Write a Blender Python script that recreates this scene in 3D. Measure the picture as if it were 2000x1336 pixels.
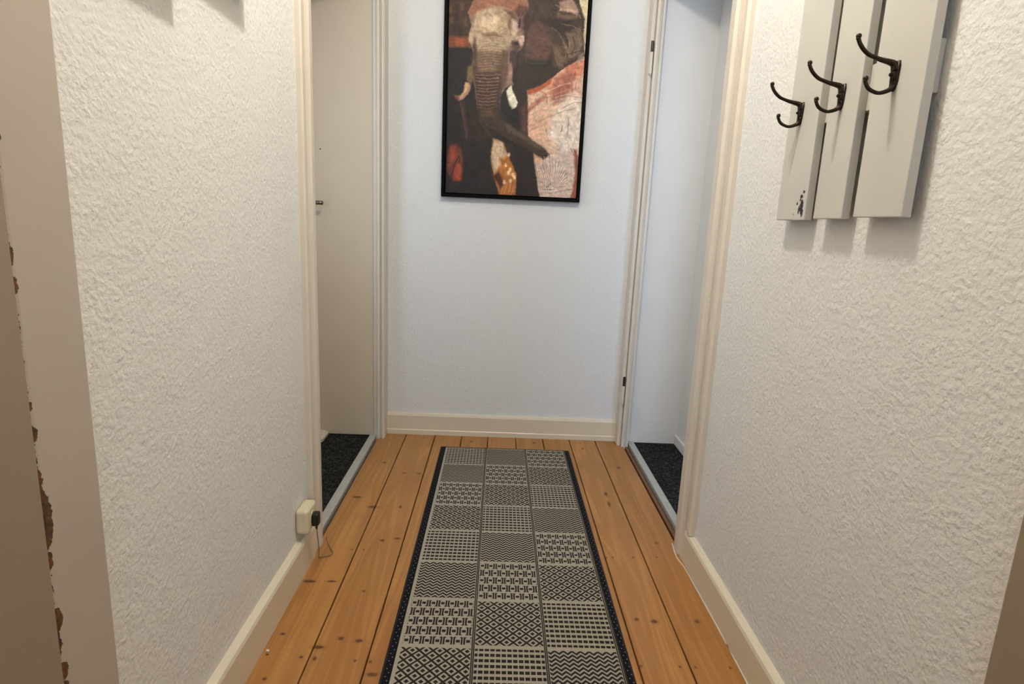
import bpy, bmesh, math, random
import numpy as np
from mathutils import Vector, Matrix
for o in list(bpy.data.objects): bpy.data.objects.remove(o)
SC = bpy.context.scene
COL = SC.collection
random.seed(7)

# ---------------------------------------------------------------- camera
pitch, roll, yaw = math.radians(11.6106), math.radians(2.5441), math.radians(1.5538)
cy, sy, cp, sp = math.cos(yaw), math.sin(yaw), math.cos(pitch), math.sin(pitch)
fw = Vector((sy*cp, cy*cp, -sp)); rt = Vector((cy, -sy, 0)); up = rt.cross(fw)
cr, sr = math.cos(roll), math.sin(roll)
X = cr*rt + sr*up; Yv = -sr*rt + cr*up
cam = bpy.data.cameras.new('camera'); camo = bpy.data.objects.new('camera', cam); COL.objects.link(camo)
m = Matrix((X, Yv, -fw)).transposed().to_4x4(); m.translation = Vector((0, 0, 1.05))
camo.matrix_world = m
cam.sensor_width = 36; cam.sensor_fit = 'HORIZONTAL'; cam.lens = 1163.1/2000*36; cam.clip_start = 0.02
SC.camera = camo

# ---------------------------------------------------------------- colour management
SC.view_settings.view_transform = 'Standard'; SC.view_settings.look = 'None'
SC.view_settings.exposure = 0.0; SC.view_settings.gamma = 1.0
try: SC.view_settings.use_curve_mapping = False
except Exception: pass

# ---------------------------------------------------------------- world (overcast daylight outside the windows)
W = bpy.data.worlds.new('sky'); SC.world = W; W.use_nodes = True
W.node_tree.nodes['Background'].inputs[0].default_value = (0.62, 0.78, 1.0, 1)
W.node_tree.nodes['Background'].inputs[1].default_value = 3.0

# ---------------------------------------------------------------- room lights
LAMP = (0.05, 1.1, 2.33)
LAMP_POWER = 41.0
LAMP_COL = (1.0, 0.935, 0.845)
def area(name, loc, rot, sx, sz, power, col):
    l = bpy.data.lights.new(name, 'AREA'); l.shape = 'RECTANGLE'; l.size = sx; l.size_y = sz; l.energy = power; l.color = col
    o = bpy.data.objects.new(name, l); COL.objects.link(o); o.location = loc; o.rotation_euler = rot; return o
# bluish daylight fill added at unseen windows behind the camera and in both side rooms
area('added_daylight_back', (-0.1, -2.37, 1.55), (math.radians(90), 0, 0), 0.9, 1.2, 9, (0.68, 0.83, 1.0))
area('added_daylight_right', (1.2, .665, 1.35), (math.radians(90), 0, 0), .7, 1.2, 11, (0.52, 0.70, 1.0))
area('added_daylight_left', (-1.02, 2.0, 1.4), (0, math.radians(-90), math.radians(0)), 1.0, .55, .8, (0.6, 0.77, 1.0))
l = bpy.data.lights.new('ceiling_bulb_light', 'POINT'); l.energy = LAMP_POWER; l.color = LAMP_COL; l.shadow_soft_size = 0.05
o = bpy.data.objects.new('ceiling_bulb_light', l); COL.objects.link(o); o.location = (LAMP[0], LAMP[1], LAMP[2])

# ================================================================= helpers
def lin(c):
    c = [x/255 for x in c[:3]]
    return tuple([x/12.92 if x <= .04045 else ((x+.055)/1.055)**2.4 for x in c]+[1])
class NT:
    """tiny expression helper for node materials"""
    def __init__(s, name, rough=.5, spec=.5):
        s.m = bpy.data.materials.new(name); s.m.use_nodes = True; s.t = s.m.node_tree; s.b = s.t.nodes['Principled BSDF']
        s.b.inputs['Roughness'].default_value = rough
        s.b.inputs['Specular IOR Level'].default_value = spec
        s.co = s.t.nodes.new('ShaderNodeTexCoord')
    def link(s, a, b): s.t.links.new(a, b)
    def put(s, inp, v):
        if isinstance(v, (int, float)): inp.default_value = v
        elif isinstance(v, tuple): inp.default_value = v
        else: s.link(v, inp)
    def M(s, op, a, b=0.0, c=0.0, clamp=False):
        n = s.t.nodes.new('ShaderNodeMath'); n.operation = op; n.use_clamp = clamp
        s.put(n.inputs[0], a); s.put(n.inputs[1], b); s.put(n.inputs[2], c); return n.outputs[0]
    def mix(s, f, a, b):
        n = s.t.nodes.new('ShaderNodeMix'); n.data_type = 'RGBA'
        s.put(n.inputs[0], f); s.put(n.inputs[6], a); s.put(n.inputs[7], b); return n.outputs[2]
    def vec(s, sx=1, sy=1, sz=1, src='Object', off=(0, 0, 0)):
        n = s.t.nodes.new('ShaderNodeMapping'); s.link(s.co.outputs[src], n.inputs[0])
        n.inputs['Scale'].default_value = (sx, sy, sz); n.inputs['Location'].default_value = off; return n.outputs[0]
    def xyz(s, v=None):
        n = s.t.nodes.new('ShaderNodeSeparateXYZ'); s.link(v or s.co.outputs['Object'], n.inputs[0]); return n.outputs
    def noise(s, v, scale=5, detail=4, rough=.5, dist=0):
        n = s.t.nodes.new('ShaderNodeTexNoise'); s.link(v, n.inputs['Vector']); n.inputs['Scale'].default_value = scale
        n.inputs['Detail'].default_value = detail; n.inputs['Roughness'].default_value = rough; n.inputs['Distortion'].default_value = dist
        return n.outputs['Fac']
    def voro(s, v, scale=5, feat='F1', rnd=1.0):
        n = s.t.nodes.new('ShaderNodeTexVoronoi'); n.feature = feat; s.link(v, n.inputs['Vector']); n.inputs['Scale'].default_value = scale
        n.inputs['Randomness'].default_value = rnd; return n.outputs[0]
    def ramp(s, f, a, b):      # smooth 0..1 between a and b
        n = s.t.nodes.new('ShaderNodeMapRange'); n.interpolation_type = 'SMOOTHSTEP'
        s.put(n.inputs[0], f); n.inputs[1].default_value = a; n.inputs[2].default_value = b; return n.outputs[0]
    def bump(s, h, strength=.3, dist=.01, nrm=None):
        n = s.t.nodes.new('ShaderNodeBump'); n.inputs['Strength'].default_value = strength; n.inputs['Distance'].default_value = dist
        s.link(h, n.inputs['Height'])
        if nrm: s.link(nrm, n.inputs['Normal'])
        s.link(n.outputs[0], s.b.inputs['Normal']); return n.outputs[0]
    def color(s, c): s.put(s.b.inputs['Base Color'], c)

def paint(name, rgb, rough=.35, bump=.08, var=.04):
    t = NT(name, rough); n = t.noise(t.vec(), 9, 3)
    c = lin(rgb); d = tuple([x*(1-2*var) for x in c[:3]]+[1])
    t.color(t.mix(n, d, c)); n2 = t.noise(t.vec(1, 1, .25), 60, 3); t.bump(n2, bump, .004); return t.m
def plain(name, rgb, rough=.5, metal=0.0):
    t = NT(name, rough); t.b.inputs['Metallic'].default_value = metal
    n = t.noise(t.vec(), 40, 3); c = lin(rgb); t.color(t.mix(n, tuple([x*.85 for x in c[:3]]+[1]), c)); return t.m

def obj(name, bm, mat, parent=None, smooth=False):
    bmesh.ops.recalc_face_normals(bm, faces=bm.faces[:])
    me = bpy.data.meshes.new(name); bm.to_mesh(me); bm.free()
    o = bpy.data.objects.new(name, me); COL.objects.link(o); me.materials.append(mat)
    if smooth:
        for p in me.polygons: p.use_smooth = True
    if parent: o.parent = parent
    return o
def structure(o, label=None):
    o['kind'] = 'structure'
    if label: o['label'] = label
    return o
def thing(name, label, cat, loc=(0, 0, 0), group=None):
    o = bpy.data.objects.new(name, None); COL.objects.link(o); o.location = loc; o.empty_display_size = .05
    o['label'] = label; o['category'] = cat
    if group: o['group'] = group
    return o
def box(bm, x0, x1, y0, y1, z0, z1, bev=0, seg=2):
    r = bmesh.ops.create_cube(bm, size=1.0)
    for v in r['verts']:
        v.co = Vector(((x0+x1)/2+v.co.x*(x1-x0), (y0+y1)/2+v.co.y*(y1-y0), (z0+z1)/2+v.co.z*(z1-z0)))
    if bev:
        es = list({e for v in r['verts'] for e in v.link_edges})
        bmesh.ops.bevel(bm, geom=es, offset=bev, segments=seg, affect='EDGES', profile=.5)
    return bm
def prism(bm, prof, axis, a, b):
    """extrude closed 2-D profile along axis ('x','y','z') from a to b"""
    def P(u, v, w): return {'x': (w, u, v), 'y': (u, w, v), 'z': (u, v, w)}[axis]
    A = [bm.verts.new(P(u, v, a)) for u, v in prof]; B = [bm.verts.new(P(u, v, b)) for u, v in prof]
    n = len(prof)
    for i in range(n): bm.faces.new((A[i], A[(i+1) % n], B[(i+1) % n], B[i]))
    bm.faces.new(A[::-1]); bm.faces.new(B); return bm
def tube(bm, pts, rad, n=10, flat=1.0, side=Vector((0, 1, 0))):
    """tube through pts; rad float or list; squashed by flat along 'side'"""
    pts = [Vector(p) for p in pts]; rings = []
    for i, p in enumerate(pts):
        d = (pts[min(i+1, len(pts)-1)]-pts[max(i-1, 0)]).normalized()
        s = (side-d*side.dot(d))
        if s.length < 1e-4: s = Vector((1, 0, 0))-d*d.x
        s.normalize(); u = d.cross(s); r = rad[i] if isinstance(rad, (list, tuple)) else rad
        fl = flat[i] if isinstance(flat, (list, tuple)) else flat
        rings.append([bm.verts.new(p+s*math.cos(a)*r*fl+u*math.sin(a)*r) for a in [2*math.pi*k/n for k in range(n)]])
    for A, B in zip(rings, rings[1:]):
        for k in range(n): bm.faces.new((A[k], A[(k+1) % n], B[(k+1) % n], B[k]))
    bm.faces.new(rings[0][::-1]); bm.faces.new(rings[-1]); return bm
def spline(P, k=6):
    out = []; P = [Vector(p) for p in P]; Q = [P[0]*2-P[1]]+P+[P[-1]*2-P[-2]]
    for i in range(1, len(Q)-2):
        a, b, c, d = Q[i-1:i+3]
        for j in range(k):
            t = j/k; out.append(.5*((2*b)+(c-a)*t+(2*a-5*b+4*c-d)*t*t+(3*b-a-3*c+d)*t**3))
    out.append(P[-1]); return out
def ball(bm, c, r, seg=14):
    q = bmesh.ops.create_uvsphere(bm, u_segments=seg, v_segments=seg//2+2, radius=r)
    for v in q['verts']: v.co += Vector(c)
    return bm
def cyl(bm, c, r, h, axis='z', n=20, r2=None):
    q = bmesh.ops.create_cone(bm, cap_ends=True, segments=n, radius1=r, radius2=r if r2 is None else r2, depth=h)
    R = {'z': Matrix.Identity(3), 'x': Matrix.Rotation(math.pi/2, 3, 'Y'), 'y': Matrix.Rotation(-math.pi/2, 3, 'X')}[axis]
    for v in q['verts']: v.co = R @ v.co+Vector(c)
    return bm
B = bmesh.new

# ================================================================= materials
def ingrain(name, rgb):
    """painted wood-chip wallpaper"""
    t = NT(name, .75, .25)
    v = t.vec()
    n1 = t.noise(v, 105, 2, .5, 0); n2 = t.noise(v, 230, 2, .5, 0); n3 = t.noise(v, 22, 2)
    h = t.M('ADD', t.M('MULTIPLY', n1, t.M('ADD', .3, t.M('MULTIPLY', n3, 1.2))), t.M('MULTIPLY', n2, .22))
    t.bump(h, .62, .0044)
    big = t.noise(v, 1.6, 2); c = lin(rgb); t.color(t.mix(big, c, tuple([x*.95 for x in c[:3]]+[1])))
    return t.m
M_wall = ingrain('woodchip_wallpaper', (228, 226, 220))
M_wall_end = ingrain('woodchip_wallpaper_end', (224, 224, 222))
M_smooth = paint('smooth_plaster', (222, 220, 216), .8, .1)
M_ceil = paint('ceiling_paint', (230, 226, 218), .9, .05)
M_trim = paint('cream_gloss_paint', (222, 211, 188), .32, .12)
M_frame = paint('cream_frame_paint', (216, 206, 190), .38, .06)
M_leaf = paint('beige_door_paint', (208, 193, 170), .4, .08)
M_black = plain('black_lacquer', (6, 5, 5), .6); M_black.node_tree.nodes['Principled BSDF'].inputs['Specular IOR Level'].default_value = .08
M_plastic = plain('ivory_plastic', (222, 212, 178), .35)
M_blackpl = plain('black_plastic', (12, 11, 14), .45)
M_cord = plain('brown_cord', (150, 118, 92), .6)
M_hinge = plain('dark_hinge_steel', (62, 56, 52), .4, .6)
M_chrome = plain('dull_nickel', (120, 108, 92), .35, .8)
M_alu = None
t = NT('brushed_aluminium', .45); t.b.inputs['Metallic'].default_value = .35
n = t.noise(t.vec(60, 4, 60), 6, 2); t.color(t.mix(n, lin((165, 166, 160)), lin((205, 205, 198)))); M_alu = t.m
t = NT('charcoal_carpet', .95, .1)
n = t.ramp(t.noise(t.vec(), 170, 2), .38, .68); n2 = t.ramp(t.noise(t.vec(), 60, 3), .2, .8)
t.color(t.mix(t.M('MULTIPLY', n, n2), lin((20, 20, 20)), lin((84, 84, 80)))); t.bump(n, .8, .004); M_carpet = t.m
t = NT('bronze_iron', .38); t.b.inputs['Metallic'].default_value = .75
n = t.noise(t.vec(), 120, 3); t.color(t.mix(n, lin((28, 23, 18)), lin((70, 58, 44)))); M_iron = t.m

# chipped cream casing beside the camera
def chipped(name, base, under, axis, edge, zscale=9, width=.012):
    t = NT(name, .42); x = t.xyz(); co = x[axis]
    d = t.M('ABSOLUTE', t.M('SUBTRACT', co, edge))
    a = t.noise(t.vec(.01, .01, 1), zscale, 5, .6); b = t.noise(t.vec(1, 1, 1), 130, 4, .7)
    w = t.M('MULTIPLY', t.ramp(a, .55, .70), width*.35)
    for zc, hl, wd in ((.953, .010, .005), (.985, .012, .003), (.81, .006, .003), (.775, .010, .006), (.715, .016, .0045), (.665, .040, .0125), (.61, .012, .006), (.527, .017, .010), (.49, .005, .004), (.452, .014, .009), (.43, .008, .006), (1.12, .02, .005), (1.3, .01, .004)):
        e = t.M('DIVIDE', t.M('SUBTRACT', x[2], zc), hl)
        e = t.M('SUBTRACT', 1.0, t.M('MULTIPLY', e, e), clamp=True)
        w = t.M('MAXIMUM', w, t.M('MULTIPLY', t.M('POWER', e, .6), wd))
    w = t.M('ADD', w, t.M('MULTIPLY', t.M('SUBTRACT', b, .54), .011))
    msk = t.M('GREATER_THAN', w, d)
    n = t.noise(t.vec(), 9, 3); c = lin(base)
    pc = t.mix(n, tuple([q*.93 for q in c[:3]]+[1]), c)
    uc = t.mix(t.ramp(b, .35, .65), lin(under), lin((58, 46, 28)))
    t.color(t.mix(msk, pc, uc)); t.bump(t.M('SUBTRACT', 1.0, msk), .5, .002)
    return t.m
M_chip = chipped('chipped_cream_casing', (184, 172, 156), (112, 70, 42), 1, .6795, 7, .009)
M_leafd = paint('brownish_beige_door_paint', (150, 134, 112), .5, .08)

# pine planks ------------------------------------------------------
SPOTS = [(-.348,1.791,.007,.006),(-.433,1.732,.0035,.0035),(-.396,1.733,.0035,.0035),(-.348,1.519,.004,.004),(-.361,1.324,.007,.006),(-.314,1.317,.009,.006),
 (-.408,1.291,.014,.006),(-.405,1.252,.004,.006),(-.438,1.256,.004,.004),(-.308,1.248,.003,.004),(-.271,1.246,.004,.005),(-.258,1.206,.013,.006),(-.498,1.185,.004,.004),
 (-.521,1.262,.003,.004),(-.513,1.558,.018,.006),(-.449,1.561,.013,.004),(-.51,1.335,.006,.004),(-.301,1.806,.010,.006),(-.327,2.026,.005,.008),(-.427,2.019,.016,.008),
 (-.361,2.321,.008,.006),(-.299,2.319,.008,.007),(-.501,2.092,.016,.006),(.411,1.428,.006,.006),(.458,1.421,.009,.007),(.577,1.426,.006,.007),(.383,1.254,.003,.004),
 (.479,1.255,.003,.004),(.517,1.254,.003,.004),(.603,1.255,.003,.004),(.569,1.827,.006,.006),(.401,1.73,.0035,.004),(.468,1.733,.0035,.004),(.38,1.729,.0035,.004),
 (.456,2.099,.005,.018),(.458,2.185,.006,.016),(.547,1.74,.003,.004),(-.46,2.42,.008,.008),(.56,2.45,.008,.01),(-.1,2.70,.006,.01),(.2,2.71,.007,.01),(.43,2.66,.006,.01)]
t = NT('pine_boards', .38, .4)
x = t.xyz()
pid = t.M('FLOOR', t.M('DIVIDE', t.M('ADD', x[0], .548), .131))
seed = t.M('MULTIPLY', pid, 7.31)
cmb = t.t.nodes.new('ShaderNodeCombineXYZ'); t.put(cmb.inputs[0], t.M('ADD', t.M('MULTIPLY', x[0], 7), seed)); t.put(cmb.inputs[1], t.M('ADD', t.M('MULTIPLY', x[1], .42), seed)); t.put(cmb.inputs[2], 0.0)
g = t.noise(cmb.outputs[0], 1.5, 3, .45, .6)
cmb2 = t.t.nodes.new('ShaderNodeCombineXYZ'); t.put(cmb2.inputs[0], t.M('MULTIPLY', x[0], 60)); t.put(cmb2.inputs[1], t.M('ADD', t.M('MULTIPLY', x[1], 1.3), seed)); t.put(cmb2.inputs[2], 0.0)
g2 = t.noise(cmb2.outputs[0], 1.8, 4, .6, .15)
rings = t.M('FRACT', t.M('MULTIPLY', g, 9))
ringm = t.ramp(t.M('ABSOLUTE', t.M('SUBTRACT', rings, .5)), .5, .12)
c = t.mix(g, lin((154, 104, 52)), lin((196, 144, 82)))
c = t.mix(t.M('MULTIPLY', ringm, .34), c, lin((128, 82, 42)))
c = t.mix(t.M('MULTIPLY', t.ramp(g2, .45, .75), .35), c, lin((134, 86, 44)))
blot = t.noise(t.vec(), 4.5, 3); c = t.mix(t.M('MULTIPLY', t.ramp(blot, .5, .75), .35), c, lin((146, 94, 50)))
acc = None; halo = None
for sx_, sy_, rx, ry in SPOTS:
    u = t.M('DIVIDE', t.M('SUBTRACT', x[0], sx_), rx); v = t.M('DIVIDE', t.M('SUBTRACT', x[1], sy_), ry)
    d = t.M('ADD', t.M('MULTIPLY', u, u), t.M('MULTIPLY', v, v))
    acc = d if acc is None else t.M('MINIMUM', acc, d)
acc = t.M('ADD', acc, t.M('MULTIPLY', t.M('SUBTRACT', t.noise(t.vec(), 150, 2), .5), .8))
c = t.mix(t.M('MULTIPLY', t.ramp(acc, 4.5, 1.0), .35), c, lin((118, 72, 36)))
c = t.mix(t.M('MULTIPLY', t.ramp(acc, 1.3, .5), .85), c, lin((70, 38, 20)))
tone = t.M('FRACT', t.M('MULTIPLY', t.M('SINE', seed), 43.7)); c = t.mix(t.M('MULTIPLY', tone, .22), c, lin((150, 96, 46)))
t.color(c); t.bump(g2, .12, .002); M_pine = t.m
M_gap = plain('dark_gap', (44, 22, 12), .9)
M_edgewood = plain('dark_stained_edge', (120, 78, 48), .6)

# woven rug ---------------------------------------------------------
RX0, RX1, RY0, RY1 = -.237, .358, .80, 2.612
CX0, CW, RYT, CH = -.209, .181, 2.604, .1865
t = NT('woven_runner', .9, .15)
x = t.xyz(); M = t.M
u = M('DIVIDE', M('SUBTRACT', x[0], CX0), CW); v = M('DIVIDE', M('SUBTRACT', RYT, x[1]), CH)
ci = M('FLOOR', u); ri = M('FLOOR', v); fu = M('FRACT', u); fv = M('FRACT', v)
px = M('MULTIPLY', fu, CW); py = M('MULTIPLY', fv, CH)
ty = M('FLOORED_MODULO', M('ADD', M('ADD', ri, ci), 3.0), 4.0)
def absf(a): return M('ABSOLUTE', M('SUBTRACT', M('FRACT', a), .5))
def lt(a, b): return M('LESS_THAN', a, b)
def gt(a, b): return M('GREATER_THAN', a, b)
def AND(a, b): return M('MULTIPLY', a, b)
def OR(a, b): return M('MAXIMUM', a, b)
# 0: chevrons
tri = M('MULTIPLY', absf(M('DIVIDE', px, .0215)), .0205)
p0 = lt(M('FRACT', M('DIVIDE', M('ADD', py, tri), .0138)), .56)
# 1: links, staggered rows
row = M('FLOOR', M('DIVIDE', py, .0373)); stag = M('MULTIPLY', M('FLOORED_MODULO', row, 2.0), .5)
lu = absf(M('ADD', M('DIVIDE', px, .0258), stag)); lv = absf(M('DIVIDE', py, .0373))
p1 = OR(AND(lt(lu, .19), lt(lv, .13)), OR(AND(AND(gt(lu, .285), lt(lu, .462)), lt(lv, .40)), AND(AND(gt(lu, .19), lt(lu, .44)), AND(gt(lv, .31), lt(lv, .41)))))
# 2: diamonds
P_ = .0335
a_ = absf(M('DIVIDE', M('ADD', px, py), P_)); b_ = absf(M('DIVIDE', M('SUBTRACT', px, py), P_)); mx = M('MAXIMUM', a_, b_)
p2 = OR(lt(mx, .19), gt(mx, .385))
# 3: dashes
da = absf(M('DIVIDE', px, .0139)); db = absf(M('DIVIDE', py, .0186))
p3 = AND(lt(da, .395), lt(db, .275))
def sel(k, p): return AND(M('COMPARE', ty, float(k), .2), p)
pat = OR(OR(sel(0, p0), sel(1, p1)), OR(sel(2, p2), sel(3, p3)))
# cell margin: light, with thin dark line on the cell edge
eu = M('MINIMUM', fu, M('SUBTRACT', 1.0, fu)); ev = M('MINIMUM', fv, M('SUBTRACT', 1.0, fv))
inside = AND(gt(eu, .028), gt(ev, .034))
pat = AND(pat, inside)
pat = OR(pat, AND(M('COMPARE', eu, .012, .009), gt(x[0], CX0+.02)))
weave = t.noise(t.vec(1, 1, 1), 900, 2)
light = t.mix(weave, lin((134, 128, 114)), lin((178, 170, 153))); dark = t.mix(weave, lin((26, 21, 21)), lin((50, 43, 40)))
c = t.mix(pat, light, dark)
xl, xr = CX0, CX0+3*CW
inb = AND(AND(gt(x[0], xl-.004), lt(x[0], xr+.004)), lt(x[1], RYT+.001))
line = AND(AND(gt(x[0], xl-.0045), lt(x[0], xr+.0045)), OR(lt(x[0], xl-.002), gt(x[0], xr+.002)))
ds = M('ADD', M('POWER', M('DIVIDE', M('MULTIPLY', absf(M('DIVIDE', x[1], .0125)), .0125), .0016), 2.0), M('POWER', M('DIVIDE', M('SUBTRACT', M('ABSOLUTE', M('SUBTRACT', x[0], .0625)), M('ADD', .2825, M('MULTIPLY', M('COMPARE', M('FLOORED_MODULO', M('FLOOR', M('DIVIDE', x[1], .0125)), 2.0), 1.0, .2), .006))), .0016), 2.0))
border = t.mix(lt(ds, 1.0), lin((17, 16, 22)), lin((120, 120, 116)))
c = t.mix(inb, border, c)
t.color(c)
rib = M('SINE', M('MULTIPLY', x[1], 2*math.pi/.0022)); t.bump(M('ADD', M('MULTIPLY', rib, .3), weave), .35, .0015)
M_rug = t.m
M_bind = plain('black_rug_binding', (14, 13, 18), .85)

# grey-beige painted rack boards with paint chips near the first board's lower corner
def rackpaint(name, chips):
    t = NT(name, .45, .35); x = t.xyz(); n = t.noise(t.vec(), 8, 3); c = t.mix(n, lin((192, 189, 179)), lin((206, 202, 192)))
    if chips:
        acc = None
        for cy_, cz_, ry, rz in chips:
            a = t.M('DIVIDE', t.M('SUBTRACT', x[1], cy_), ry); b = t.M('DIVIDE', t.M('SUBTRACT', x[2], cz_), rz)
            d = t.M('ADD', t.M('MULTIPLY', a, a), t.M('MULTIPLY', b, b)); acc = d if acc is None else t.M('MINIMUM', acc, d)
        nn = t.noise(t.vec(), 260, 3); acc = t.M('ADD', acc, t.M('MULTIPLY', t.M('SUBTRACT', nn, .56), 3.4))
        c = t.mix(t.ramp(acc, 1.0, .7), c, lin((34, 26, 26)))
    t.color(c); t.bump(t.noise(t.vec(1, 1, .1), 90, 3), .12, .002); return t.m
M_rack = rackpaint('grey_beige_rack_paint', None)
M_rack1 = rackpaint('grey_beige_rack_paint_chipped', [(1.243, 1.103, .007, .013), (1.238, 1.090, .005, .008), (1.247, 1.122, .005, .004), (1.252, 1.095, .003, .008), (1.262, 1.108, .003, .003), (1.240, 1.131, .004, .003), (1.272, 1.086, .0015, .0015), (1.250, 1.116, .003, .003)])
M_rack3 = rackpaint('grey_beige_rack_paint_scuffed', [(1.035, 1.440, .006, .003), (1.028, 1.432, .003, .003)])

# ================================================================= setting
XL, XR, YE, YB, ZC = -.555, .645, 2.79, -2.4, 2.5
HD = 2.03        # height of the door openings
# floor: boards 131 mm wide with open joints over a dark subfloor
bm = B()
edges = [-.549, -.4195, -.280, -.150, -.022, .1125, .246, .377, .504, .634]
ys = [YB]
for i in range(9):
    box(bm, edges[i]+.0019, edges[i+1]-.0019, YB, YE, -.03, 0, .0015, 1)
floor = structure(obj('floor', bm, M_pine))
bm = B(); box(bm, -1.6, 2.4, YB-.2, YE+.3, -.06, -.032); structure(obj('floor_substructure', bm, M_gap))

def wall_with_opening(name, x0, x1, segs, mat):
    bm = B()
    for y0, y1, z0, z1 in segs: box(bm, x0, x1, y0, y1, z0, z1)
    return structure(obj(name, bm, mat))
# left wall: door opening at the far end (1.77-2.70) and one beside the camera (-.23-.60)
wall_with_opening('wall_left', XL-.10, XL, [(.70, 1.72, -.03, ZC), (1.72, 2.766, HD+.03, ZC), (2.766, YE+.1, -.03, ZC), (-.26, .70, HD+.03, ZC), (YB, -.26, -.03, ZC)], M_wall)
wall_with_opening('wall_right', XR, XR+.10, [(.62, 1.76, -.03, ZC), (1.76, 2.762, HD+.03, ZC), (2.762, YE+.1, -.03, ZC), (-.30, .62, HD+.03, ZC), (YB, -.30, -.03, ZC)], M_wall)
bm = B(); box(bm, XL, XR, YE, YE+.1, -.03, ZC); structure(obj('wall_end', bm, M_wall_end))
# wall behind the camera; its unseen window is added to let in bluish daylight
bm = B(); wx0, wx1, wz0, wz1 = -.5, .4, .95, 2.15
for a in ((XL-.1, wx0, -.03, ZC), (wx1, XR+.1, -.03, ZC), (wx0, wx1, -.03, wz0), (wx0, wx1, wz1, ZC)):
    box(bm, a[0], a[1], YB-.1, YB, a[2], a[3])
structure(obj('wall_back', bm, M_smooth))
bm = B(); fr = .045
for a in ((wx0, wx0+fr, wz0, wz1), (wx1-fr, wx1, wz0, wz1), (wx0+fr, wx1-fr, wz0, wz0+fr), (wx0+fr, wx1-fr, wz1-fr, wz1)):
    box(bm, a[0], a[1], YB-.08, YB-.03, a[2], a[3], .004)
structure(obj('added_window_1', bm, M_trim))
bm = B(); box(bm, -1.15, 2.35, YB-.1, YE+.1, ZC, ZC+.1); structure(obj('ceiling', bm, M_ceil))

# side room shells
bm = B()
box(bm, -1.05, -.98, .9, 1.7, -.03, ZC); box(bm, -1.05, -.98, 2.3, YE, -.03, ZC); box(bm, -1.05, -.98, 1.7, 2.3, -.03, .88); box(bm, -1.05, -.98, 1.7, 2.3, 1.92, ZC); box(bm, -.98, XL-.1, .83, .9, -.03, ZC); box(bm, -.98, XL-.1, 2.765, YE+.1, -.03, ZC)
structure(obj('wall_left_room', bm, M_smooth))
bm = B()
box(bm, XR+.1, .905, 2.757, YE+.1, -.03, ZC); box(bm, .905, .97, 2.35, YE+.1, -.03, ZC); box(bm, .97, 2.3, 2.35, 2.42, -.03, ZC)
box(bm, 2.3, 2.36, .7, 2.42, -.03, ZC)
box(bm, XR+.1, .85, .63, .7, -.03, ZC); box(bm, 1.55, 2.36, .63, .7, -.03, ZC); box(bm, .85, 1.55, .63, .7, -.03, .75); box(bm, .85, 1.55, .63, .7, 1.95, ZC)
structure(obj('wall_right_room', bm, M_smooth))
bm = B(); box(bm, .6555, XR+.1, 2.757, 2.7615, -.03, ZC-.4); structure(obj('trim_10', bm, M_smooth))
bm = B(); box(bm, -1.0, -.59, .88, 2.77, -.03, .004, 0); structure(obj('floor_left_room', bm, M_carpet))
bm = B(); box(bm, .69, 2.32, .68, 2.76, -.03, .004, 0); structure(obj('floor_right_room', bm, M_carpet))

# thresholds: dark rebated board edge + aluminium strip
bm = B(); box(bm, -.588, -.556, 1.72, 2.72, -.02, .012, .003); structure(obj('trim_1', bm, M_alu))
bm = B(); box(bm, .662, .692, 1.80, 2.757, -.02, .010, .003); structure(obj('trim_2', bm, M_alu))
bm = B(); box(bm, .642, .655, 1.80, 2.73, -.03, -.004, .002); structure(obj('trim_3', bm, M_edgewood))

# door casings -------------------------------------------------------
def casing_profile(s, x, ys_):  # corridor-side moulding profile, s = +1 for left wall (faces +x)
    return [(x+s*d, y) for d, y in ys_]
# left far doorway, near casing: fillets at both edges and a cove between
bm = B()
prism(bm, casing_profile(1, XL, [(-.1, 1.690), (.012, 1.690), (.017, 1.693), (.017, 1.706), (.012, 1.710), (.012, 1.730), (.016, 1.738), (.021, 1.745), (.021, 1.766), (.018, 1.770), (-.1, 1.770)]), 'z', -.02, HD+.08)
structure(obj('trim_4', bm, M_frame))
# left far doorway, far post against the end wall
bm = B()
prism(bm, [(-.66, 2.79), (-.515, 2.79), (-.515, 2.708), (-.520, 2.703), (-.528, 2.703), (-.528, 2.712), (-.536, 2.712), (-.536, 2.700), (-.548, 2.700), (-.548, 2.712), (-.566, 2.712), (-.566, 2.765), (-.66, 2.765)], 'z', -.02, HD+.08)
structure(obj('trim_5', bm, M_frame))
bm = B(); box(bm, -.655, XL+.017, 1.770, 2.712, HD, HD+.08, .003); structure(obj('trim_6', bm, M_frame))
# right far doorway, near casing; its outer moulding stops on top of the skirting plinth
bm = B()
prism(bm, [(XR+.1, 1.735), (XR-.02, 1.735), (XR-.022, 1.745), (XR-.018, 1.757), (XR-.026, 1.765), (XR-.026, 1.800), (XR-.020, 1.815), (XR-.008, 1.822), (XR+.1, 1.822)], 'z', -.02, HD+.08)
structure(obj('trim_7', bm, M_frame))
bm = B()
prism(bm, [(XR, 1.690), (XR-.012, 1.690), (XR-.020, 1.696), (XR-.020, 1.712), (XR-.014, 1.718), (XR-.014, 1.735), (XR, 1.735)], 'z', .105, HD+.08)
o = obj('trim_8', bm, M_frame); structure(o)
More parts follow.
